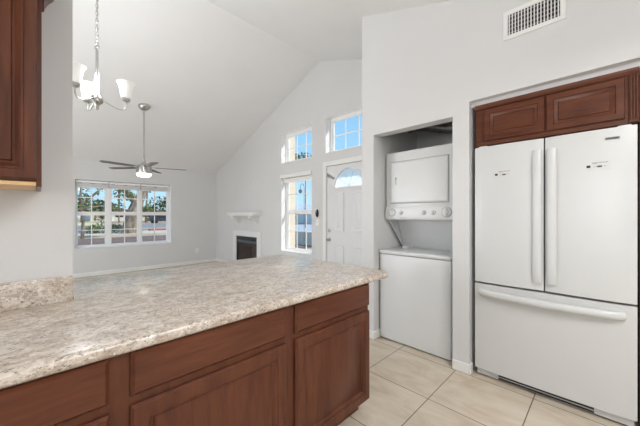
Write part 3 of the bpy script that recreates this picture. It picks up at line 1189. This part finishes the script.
for ang in (27, 147, 267):
    a = R(ang)
    d = rt * math.cos(a) + fw * math.sin(a)
    o0 = Vector((CX, CY, 0))
    P = []
    for s_, h in ((0.03, 2.25), (0.07, 2.236), (0.11, 2.215), (0.15, 2.198), (0.183, 2.196), (0.203, 2.212), (0.209, 2.24), (0.207, 2.272)):
        P.append(o0 + d * s_ + Vector((0, 0, h)))
    # smooth the arm with Catmull-Rom
    Q = []
    for i in range(len(P) - 1):
        p0, p1, p2, p3 = P[max(i - 1, 0)], P[i], P[i + 1], P[min(i + 2, len(P) - 1)]
        for j in range(5):
            u = j / 5
            Q.append(0.5 * ((2 * p1) + (-p0 + p2) * u + (2 * p0 - 5 * p1 + 4 * p2 - p3) * u * u + (-p0 + 3 * p1 - 3 * p2 + p3) * u ** 3))
    Q.append(P[-1])
    mb = MB()
    mb.tube(Q, 0.0062, 8)
    mb.build('arm', 'nickel', t)
    c = o0 + d * AR
    mb = MB()
    mb.lathe([(0, 2.268), (0.014, 2.268), (0.03, 2.278), (0.034, 2.296), (0.03, 2.3), (0, 2.3)], c, 20)
    cup = mb.build('shade_cup', 'nickel', t)
    mb = MB()
    prof = [(0.03, 2.298), (0.037, 2.302), (0.042, 2.325), (0.046, 2.36), (0.051, 2.395), (0.060, 2.422), (0.071, 2.438)]
    prof = prof + [(r_ - 0.004, z) for r_, z in reversed(prof)]
    mb.lathe(prof, c, 28)
    mb.build('shade', 'frosted', t)
    mb = MB()
    mb.lathe([(0, 2.3), (0.013, 2.302), (0.014, 2.33), (0.026, 2.36), (0.029, 2.385), (0.02, 2.408), (0, 2.415)], c, 16)
    mb.build('bulb', 'lamp', cup)
    light('chandelier_lamp', 'POINT', c + Vector((0, 0, 2.47)), (0, 0, 0), 12, (0.97, 0.985, 1), 0.07)

# ================================================================ ceiling fan
GX, GY = 1.322, 5.58
gz = ceil_z(GY)
t = thing('ceiling_fan', (GX, GY, gz), 'five-blade ceiling fan with nickel drum motor and lit lamp in front of the back window', 'ceiling fan')
mb = MB()
T = Matrix.Translation((GX, GY, gz)) @ Matrix.Rotation(-math.atan(SL_L), 4, 'X')
mb.lathe([(0, -0.07), (0.03, -0.07), (0.06, -0.055), (0.083, -0.02), (0.086, 0.0)], mat=T)
mb.build('canopy', 'nickel', t)
mb = MB()
mb.tube([(GX, GY, gz - 0.02), (GX, GY, 2.14)], 0.0125, 12)
mb.build('downrod', 'nickel', t)
mb = MB()
mb.lathe([(0, 2.20), (0.022, 2.195), (0.028, 2.17), (0.045, 2.135), (0.07, 2.115), (0.10, 2.11), (0.114, 2.10), (0.117, 2.085), (0.117, 1.985), (0.114, 1.965), (0, 1.965)], (GX, GY, 0), 32)
mb.build('motor_housing', 'nickel', t)
mb = MB()
mb.lathe([(0.112, 1.966), (0.110, 1.95), (0.096, 1.928), (0.06, 1.914), (0, 1.91)], (GX, GY, 0), 32)
mb.build('lamp_lens', 'fan_lamp', t)
for k in range(5):
    a = R(-18 + 72 * k)
    T = Matrix.Translation((GX, GY, 2.075)) @ Matrix.Rotation(a, 4, 'Z') @ Matrix.Rotation(R(5), 4, 'X')
    mb = MB()
    pts = [(0.17, -0.048), (0.24, -0.055), (0.42, -0.060), (0.60, -0.058), (0.645, -0.048), (0.66, -0.02), (0.66, 0.02), (0.645, 0.048), (0.60, 0.058), (0.42, 0.06), (0.24, 0.055), (0.17, 0.048)]
    mb.prism(pts, 'z', -0.004, 0.004)
    bmesh.ops.transform(mb.bm, matrix=T, verts=mb.bm.verts)
    bl = mb.build('blade', 'blade', t)
    mb = MB()
    mb.prism([(0.085, -0.022), (0.17, -0.03), (0.24, -0.026), (0.24, 0.026), (0.17, 0.03), (0.085, 0.022)], 'z', 0.004, 0.011)
    bmesh.ops.transform(mb.bm, matrix=T, verts=mb.bm.verts)
    mb.build('blade_bracket', 'nickel', bl)

# ================================================================ fireplace and mantel
t = thing('mantel_shelf', (XD, 5.84, 1.07), 'white mantel shelf on two corbels above the fireplace', 'mantel shelf')
mb = MB()
mb.box(3.25, XD, 5.285, 6.40, 1.262, 1.318, 0.006, 2)
mb.box(3.275, XD, 5.31, 6.375, 1.238, 1.262, 0.004, 1)
mb.build('shelf_board', 'trim', t)
for y in (5.42, 6.20):
    mb = MB()
    mb.prism([(XD, 1.238), (3.30, 1.238), (3.30, 1.20), (3.33, 1.17), (3.39, 1.15), (3.42, 1.10), (3.45, 1.068), (XD, 1.068)], 'y', y, y + 0.1)
    mb.build('corbel', 'trim', t)
t = thing('fireplace', (XD, 5.934, 0), 'built-in black fireplace with a pale flat surround in the corner wall', 'fireplace')
mb = MB()
for y0, y1, z0, z1 in ((FB[0] - 0.165, FB[0], 0.001, 0.885), (FB[1], FB[1] + 0.155, 0.001, 0.885), (FB[0], FB[1], FB[3], 0.885)):
    mb.box(XD - 0.018, XD - 0.0005, y0, y1, z0, z1, 0.004, 1)
mb.build('surround', 'door', t)
mb = MB()
mb.box(XD - 0.24, XD - 0.02, FB[0] - 0.13, FB[1] + 0.35, 0.001, 0.014, 0.003, 1)
mb.build('hearth', 'carpet', t)
mb = MB()
y0, y1, z0, z1 = FB[0] + 0.001, FB[1] - 0.001, 0.022, FB[3] - 0.001
mb.box(XD + 0.42, XD + 0.44, y0, y1, z0, z1)
mb.box(XD + 0.05, XD + 0.42, y0, y0 + 0.012, z0, z1)
mb.box(XD + 0.05, XD + 0.42, y1 - 0.012, y1, z0, z1)
mb.box(XD + 0.05, XD + 0.42, y0, y1, z1 - 0.012, z1)
mb.box(XD + 0.05, XD + 0.42, y0, y1, z0, z0 + 0.012)
mb.build('firebox', 'brick', t)
mb = MB()
for b in ((y0, y0 + 0.035, z0, z1), (y1 - 0.035, y1, z0, z1), (y0, y1, z0, z0 + 0.07)):
    mb.box(XD + 0.004, XD + 0.03, b[0], b[1], b[2], b[3])
mb.box(XD + 0.004, XD + 0.03, y0 + 0.035, y1 - 0.035, 0.665, z1)
mb.box(XD + 0.004, XD + 0.03, y0 + 0.035, y1 - 0.035, 0.565, 0.60)
mb.build('firebox_frame', 'firebox', t)
mb = MB()
for k in range(3):
    z = 0.607 + k * 0.02
    mb.prism([(XD - 0.002, z + 0.004), (XD + 0.026, z + 0.015), (XD + 0.026, z + 0.012), (XD - 0.002, z)], 'y', y0 + 0.035, y1 - 0.035)
mb.build('louver', 'louver', t)
for a, b in ((y0 + 0.035, 5.93), (5.938, y1 - 0.035)):
    mb = MB()
    mb.box(XD + 0.014, XD + 0.02, a, b, z0 + 0.07, 0.565)
    mb.build('glass_door', 'smoked', t)

# ================================================================ small wall fittings
t = thing('wall_outlet', (2.976, YB, 0.335), 'white outlet plate low on the back wall right of the wide window', 'outlet')
mb = MB()
mb.box(2.941, 3.011, YB - 0.007, YB - 0.0005, 0.278, 0.392, 0.003, 2)
mb.build('plate', 'outlet', t)
for z in (0.312, 0.358):
    mb = MB()
    mb.box(2.962, 2.99, YB - 0.009, YB - 0.006, z - 0.014, z + 0.014, 0.002, 1)
    s_ = mb.build('socket', 'outlet', t)
    mb = MB()
    for x in (2.970, 2.982):
        mb.box(x - 0.0015, x + 0.0015, YB - 0.0094, YB - 0.008, z - 0.006, z + 0.006)
    mb.build('slot', 'dark', s_)
t = thing('wall_plate', (XD, 5.72, 1.99), 'small blank white plate on the wall above the mantel shelf', 'wall plate')
mb = MB()
mb.box(XD - 0.006, XD - 0.0005, 5.685, 5.755, 1.93, 2.045, 0.003, 2)
mb.build('plate', 'paint', t)
mb = MB()
for z in (1.945, 2.03):
    mb = MB()
    mb.lathe([(0, 0), (0.004, 0), (0.003, 0.0015), (0, 0.0015)], mat=Matrix.Translation((XD - 0.006, 5.72, z)) @ Matrix.Rotation(R(-90), 4, 'Y'), seg=10)
    mb.build('screw', 'nickel', t)
t = thing('door_intercom', (XD, 3.555, 1.29), 'black oval intercom handset on a white plate left of the front door', 'intercom')
mb = MB()
mb.box(XD - 0.012, XD - 0.0005, 3.512, 3.60, 1.215, 1.365, 0.004, 2)
mb.build('backplate', 'outlet', t)
mb = MB()
T = Matrix.Translation((XD - 0.012, 3.549, 1.292)) @ Matrix.Rotation(R(-90), 4, 'Y') @ Matrix.Diagonal((1.9, 0.85, 1, 1))
mb.lathe([(0, 0), (0.036, 0), (0.038, 0.012), (0.032, 0.024), (0, 0.027)], mat=T)
hs = mb.build('handset', 'dark', t)
mb = MB()
mb.lathe([(0, 0), (0.010, 0), (0.009, 0.003), (0, 0.004)], mat=Matrix.Translation((XD - 0.0375, 3.549, 1.318)) @ Matrix.Rotation(R(-90), 4, 'Y'), seg=14)
mb.build('button', 'grey_plastic', hs)
t = thing('light_switch', (XD, 3.555, 1.13), 'white switch plate below the black intercom beside the front door', 'light switch')
mb = MB()
mb.box(XD - 0.007, XD - 0.0005, 3.518, 3.592, 1.075, 1.19, 0.003, 2)
mb.build('plate', 'outlet', t)
mb = MB()
mb.box(XD - 0.012, XD - 0.006, 3.547, 3.563, 1.118, 1.148, 0.002, 1)
mb.build('toggle', 'outlet', t)

# housing added around the kitchen fill lamps, unseen behind the camera
t = thing('added_ceiling_light', (0.95, -0.75, 2.4), 'added unseen white ceiling light over the kitchen floor behind the viewpoint', 'ceiling light')
mb = MB()
mb.box(0.29, 1.61, -1.04, -0.46, 2.345, 2.375, 0.005, 1)
mb.tube([(0.55, -0.75, 2.37), (0.55, -0.75, ceil_z(-0.75))], 0.012, 8)
mb.tube([(1.35, -0.75, 2.37), (1.35, -0.75, ceil_z(-0.75))], 0.012, 8)
mb.build('housing', 'trim', t)

# ================================================================ outside
GZ = -0.15
mb = MB()
mb.box(-120, 140, -60, 160, GZ - 0.4, GZ - 0.02)
sobj(mb, 'ground', 'dirt')
mb = MB()
mb.box(-40, 8.9, 9, 21.5, GZ - 0.02, GZ)
sobj(mb, 'ground_painted_shade', 'shaded_gravel')
mb = MB()
mb.box(-40, 60, 30, 47, GZ - 0.02, GZ)
sobj(mb, 'road', 'asphalt')
mb = MB()
mb.box(-40, 9.9, 24.5, 28.2, GZ - 0.02, GZ + 0.01)
sobj(mb, 'sidewalk', 'concrete')
mb = MB()
mb.box(10.0, 28.0, 8, 29.9, GZ - 0.02, GZ)
sobj(mb, 'driveway', 'pale_concrete')
mb = MB()
mb.box(-40, 8.0, 48, 75, GZ - 0.02, GZ + 0.02)
sobj(mb, 'ground_dry_lawn', 'dry_grass')
mb = MB()
mb.box(7.1, 13.0, 28.25, 28.6, GZ, GZ + 0.2, 0.03, 1)
tag(mb.build('curb', 'red_paint', origin=(9.9, 28.4, GZ)), 'low red painted curb by the street seen through the right sashes of the back window', 'curb')


def leaf_cloud(mb, centers, n, size, seed):
    rnd = random.Random(seed)
    for (cx, cy, cz_, rx, rz) in centers:
        for _ in range(n):
            v = Vector((rnd.gauss(0, 1), rnd.gauss(0, 1), rnd.gauss(0, 1)))
            v = v.normalized() * (rnd.random() ** 0.4)
            c = Vector((cx + v.x * rx, cy + v.y * rx, cz_ + v.z * rz))
            a = Vector((rnd.gauss(0, 1), rnd.gauss(0, 1), rnd.gauss(0, 1))).normalized()
            b = a.cross(Vector((rnd.gauss(0, 1), rnd.gauss(0, 1), rnd.gauss(0, 1)))).normalized()
            s_ = size * rnd.uniform(0.6, 1.4)
            mb.poly([c - a * s_, c - b * s_ * 0.5, c + a * s_, c + b * s_ * 0.5])


def tree(loc, label, limbs, clouds, leaves, size, leafmat, seed, group='trees outside the windows'):
    t = thing('tree', loc, label, 'tree', group)
    mb = MB()
    for pts, r0, r1 in limbs:
        k = len(pts)
        mb.tube([(loc[0] + x, loc[1] + y, loc[2] + z) for x, y, z in pts], [r0 + (r1 - r0) * i / (k - 1) for i in range(k)], 10)
    mb.build('trunk', 'bark', t)
    mb = MB()
    leaf_cloud(mb, [(loc[0] + a, loc[1] + b, loc[2] + c, rx, rz) for a, b, c, rx, rz in clouds], leaves, size, seed)
    mb.build('foliage', leafmat, t)


# big forked tree in the middle sashes
tree((5.2, 25.5, GZ), 'big tree with thick forked trunk seen through the middle sashes of the back window',
     [([(-0.2, 0, -0.1), (-0.1, 0, 0.4), (0.1, 0, 1.5), (0.45, 0, 2.4)], 0.52, 0.40),
      ([(0.40, 0, 2.2), (0.75, 0, 3.2), (1.1, 0, 4.6), (1.5, 0, 6.2)], 0.36, 0.22),
      ([(0.35, 0, 2.3), (-0.35, 0, 3.2), (-1.3, 0, 4.1), (-2.6, 0.3, 5.0)], 0.28, 0.14),
      ([(-1.3, 0, 4.1), (-2.4, -0.3, 4.3), (-3.6, -0.6, 4.0)], 0.16, 0.05),
      ([(0.8, 0, 3.4), (1.8, 0, 4.2), (2.8, 0, 4.4)], 0.2, 0.06)],
     [(1.5, 0, 7.0, 2.0, 1.0), (-2.6, 0, 5.9, 1.6, 0.8), (3.0, -0.2, 4.6, 0.9, 0.7), (0, 0.5, 7.5, 2.5, 1.0)], 260, 0.16, 'leaf', 3)
tree((2.0, 22.0, GZ), 'leafy tree with drooping crown seen through the left sashes of the back window',
     [([(0, 0, -0.1), (0.05, 0, 1.2), (-0.1, 0, 2.4), (0.1, 0, 4.2)], 0.09, 0.05), ([(-0.05, 0, 2.0), (0.9, 0, 3.0), (2.0, 0, 3.3)], 0.08, 0.03), ([(0, 0, 1.8), (1.2, 0.2, 2.0), (2.4, 0.1, 1.7)], 0.05, 0.02)],
     [(0.1, 0, 3.2, 1.0, 0.9), (1.3, 0, 3.4, 1.0, 0.6), (2.1, 0, 2.7, 0.7, 0.45), (0.2, 0, 2.0, 0.8, 0.6), (1.6, 0, 1.9, 0.6, 0.35), (2.6, 0, 3.6, 0.7, 0.4), (-0.4, 0, 4.3, 1.4, 0.7), (0.9, 0, 4.2, 1.2, 0.5), (1.0, 0, 1.3, 0.5, 0.3)], 115, 0.10, 'leaf', 5)
tree((14.1, 58.0, GZ), 'slender pale tree across the street seen through the right sashes of the back window',
     [([(0, 0, -0.1), (0, 0, 2.5), (0.2, 0, 6.0)], 0.25, 0.1)],
     [(0.2, 0, 7.0, 1.9, 1.6), (-1.2, 0, 9.0, 1.9, 1.4), (1.8, 0, 9.5, 1.6, 1.2), (0, 0, 2.0, 1.4, 1.2)], 130, 0.28, 'leaf', 8)
tree((18.9, 66.0, GZ), 'round dark tree across the street at the right end of the back window',
     [([(0, 0, -0.1), (0, 0, 2.0)], 0.3, 0.2)],
     [(0, 0, 3.2, 3.0, 2.2), (2.2, 0, 4.0, 2.2, 1.6), (-2.4, 0, 2.2, 1.6, 1.2)], 260, 0.34, 'leaf2', 9)
tree((6.0, 66.0, GZ), 'dark distant tree on the horizon behind the left sashes of the back window',
     [([(0, 0, -0.1), (0, 0, 2.0)], 0.3, 0.2)],
     [(0, 0, 3.4, 2.6, 1.9), (3.0, 0, 2.8, 2.0, 1.4), (-3.2, 0, 2.6, 2.4, 1.5)], 230, 0.34, 'leaf2', 10)
tree((20.14, 22.29, GZ), 'tall thin-stemmed green tree seen in the lower half of the high left entry window',
     [([(0, 0, -0.1), (0, 0, 5.0), (0.1, 0, 7.4)], 0.05, 0.03), ([(0, 0, 5.6), (0.7, -0.6, 7.4)], 0.06, 0.03), ([(0, 0, 5.6), (-0.7, 0.6, 7.3)], 0.06, 0.03)],
     [(0, 0, 7.2, 0.9, 0.8), (0.8, -0.8, 7.1, 0.8, 0.7), (-0.8, 0.8, 7.2, 0.7, 0.7)], 240, 0.12, 'leaf', 11)
# shrub
t = thing('shrub', (3.6, 27.0, GZ), 'low green shrub on the dry lawn seen through the left sashes of the back window', 'shrub')
mb = MB()
leaf_cloud(mb, [(3.6, 27, 0.25, 0.8, 0.45), (4.4, 27, 0.2, 0.6, 0.35), (3.0, 27, 0.15, 0.5, 0.3)], 220, 0.09, 21)
mb.build('foliage', 'leaf', t)
mb = MB()
for k in range(5):
    mb.tube([(3.6 + 0.05 * k, 27, GZ - 0.05), (3.2 + 0.3 * k, 27, 0.3)], 0.02, 6)
mb.build('stems', 'bark', t)


def house(x0, x1, y0, y1, h, rise, label, wallmat):
    t = thing('house', ((x0 + x1) / 2, (y0 + y1) / 2, GZ), label, 'house', 'houses across the street')
    mb = MB()
    mb.box(x0, x1, y0, y1, GZ, h)
    mb.build('walls', wallmat, t)
    mb = MB()
    ym = (y0 + y1) / 2
    mb.prism([(y0 - 0.5, h), (y1 + 0.5, h), (ym, h + rise)], 'x', x0 - 0.4, x1 + 0.4)
    mb.build('roof', 'roof', t)
    for k in (0.25, 0.7):
        x = x0 + (x1 - x0) * k
        mb = MB()
        mb.box(x, x + 1.4, y0 - 0.04, y0, 0.7, 1.5)
        mb.build('window', 'dark', t)
    mb = MB()
    x = x0 + (x1 - x0) * 0.48
    mb.box(x, x + 1.0, y0 - 0.05, y0, GZ, 1.7)
    mb.build('door', 'trim', t)


house(8.0, 14.0, 74, 84, 1.9, 0.55, 'tan house with brown roof across the street behind the forked tree', 'pale_stucco')
house(15.6, 25.0, 74, 84, 2.0, 0.5, 'pale house across the street seen through the right sashes of the back window', 'pale_stucco')


def car(x, y, label, paint):
    t = thing('car', (x, y, GZ), label, 'car', 'parked cars across the street')
    mb = MB()
    pr = [(-2.2, 0.35), (2.2, 0.35), (2.25, 0.75), (1.3, 0.92), (0.7, 1.42), (-1.1, 1.45), (-1.9, 0.98), (-2.25, 0.85)]
    mb.prism([(x + a, GZ + b) for a, b in pr], 'y', y - 0.85, y + 0.85)
    mb.build('body', paint, t)
    mb = MB()
    mb.prism([(x + a, GZ + b) for a, b in ((1.12, 0.95), (0.62, 1.36), (-1.0, 1.38), (-1.6, 0.98))], 'y', y - 0.87, y + 0.87)
    mb.build('windows', 'dark', t)
    for dx in (-1.4, 1.4):
        for dy in (-0.8, 0.8):
            mb = MB()
            T = Matrix.Translation((x + dx, y + dy, GZ + 0.33)) @ Matrix.Rotation(R(90), 4, 'X')
            mb.lathe([(0, -0.1), (0.33, -0.1), (0.33, 0.1), (0, 0.1)], mat=T, seg=18)
            mb.build('wheel', 'tyre', t)


car(15.2, 52.0, 'dark parked car across the street at the right end of the back window', 'car')
t = thing('utility_pole', (10.4, 60.0, GZ), 'thin dark pole left of the forked tree trunk', 'pole')
mb = MB()
mb.tube([(10.4, 60, GZ), (10.4, 60, 6.0)], 0.14, 8)
mb.build('post', 'bark', t)
mb = MB()
mb.box(9.7, 11.1, 59.95, 60.05, 5.4, 5.55)
mb.build('crossarm', 'bark', t)

# east side, beyond the entry windows
t = thing('porch_column', (3.97, 5.35, GZ), 'beige stucco porch column outside the left entry windows', 'column')
mb = MB()
mb.box(3.74, 4.20, 4.98, 5.7, GZ, 4.2, 0.02, 1)
mb.build('shaft', 'stucco', t)
mb = MB()
mb.box(3.72, 4.24, 4.95, 5.73, GZ - 0.02, 0.15, 0.01, 1)
mb.build('base', 'pale_stucco', t)
mb = MB()
mb.box(9.0, 9.2, 7.0, 20.0, GZ - 0.02, 0.47)
tag(mb.build('block_fence', 'block', origin=(9.1, 13, GZ)), 'grey block fence seen through the lower half of the tall entry window', 'fence')
t = thing('house', (36, 40, GZ), 'blue-grey roofed house beyond the block fence outside the tall entry window', 'house')
mb = MB()
mb.box(30, 42, 26, 56, GZ, 1.7)
mb.build('walls', 'cream', t)
mb = MB()
mb.box(29.9, 30, 31.0, 34.0, GZ, 1.3)
mb.build('garage_door', 'trim', t)
mb = MB()
mb.prism([(29.5, 1.7), (42.5, 1.7), (36, 3.2)], 'y', 25.5, 56.5)
mb.build('roof', 'slate', t)
t = thing('hanging_feeder', (5.1, 5.85, GZ), 'small dark hanging feeder on a hooked post outside the tall entry window', 'bird feeder')
mb = MB()
mb.tube([(5.1, 5.7, GZ - 0.05), (5.1, 5.7, 2.0), (5.1, 5.73, 2.08), (5.1, 5.79, 2.1), (5.1, 5.85, 2.06), (5.1, 5.85, 1.99)], 0.005, 8)
mb.build('hooked_post', 'dark', t)
mb = MB()
mb.lathe([(0, 2.0), (0.006, 2.0), (0.01, 1.96), (0.05, 1.93), (0.053, 1.90), (0.03, 1.85), (0.012, 1.82), (0, 1.81)], (5.1, 5.85, 0), 18)
mb.build('feeder_body', 'louver', t)

for o in bpy.data.objects:
    if '_o' in o:
        del o['_o']
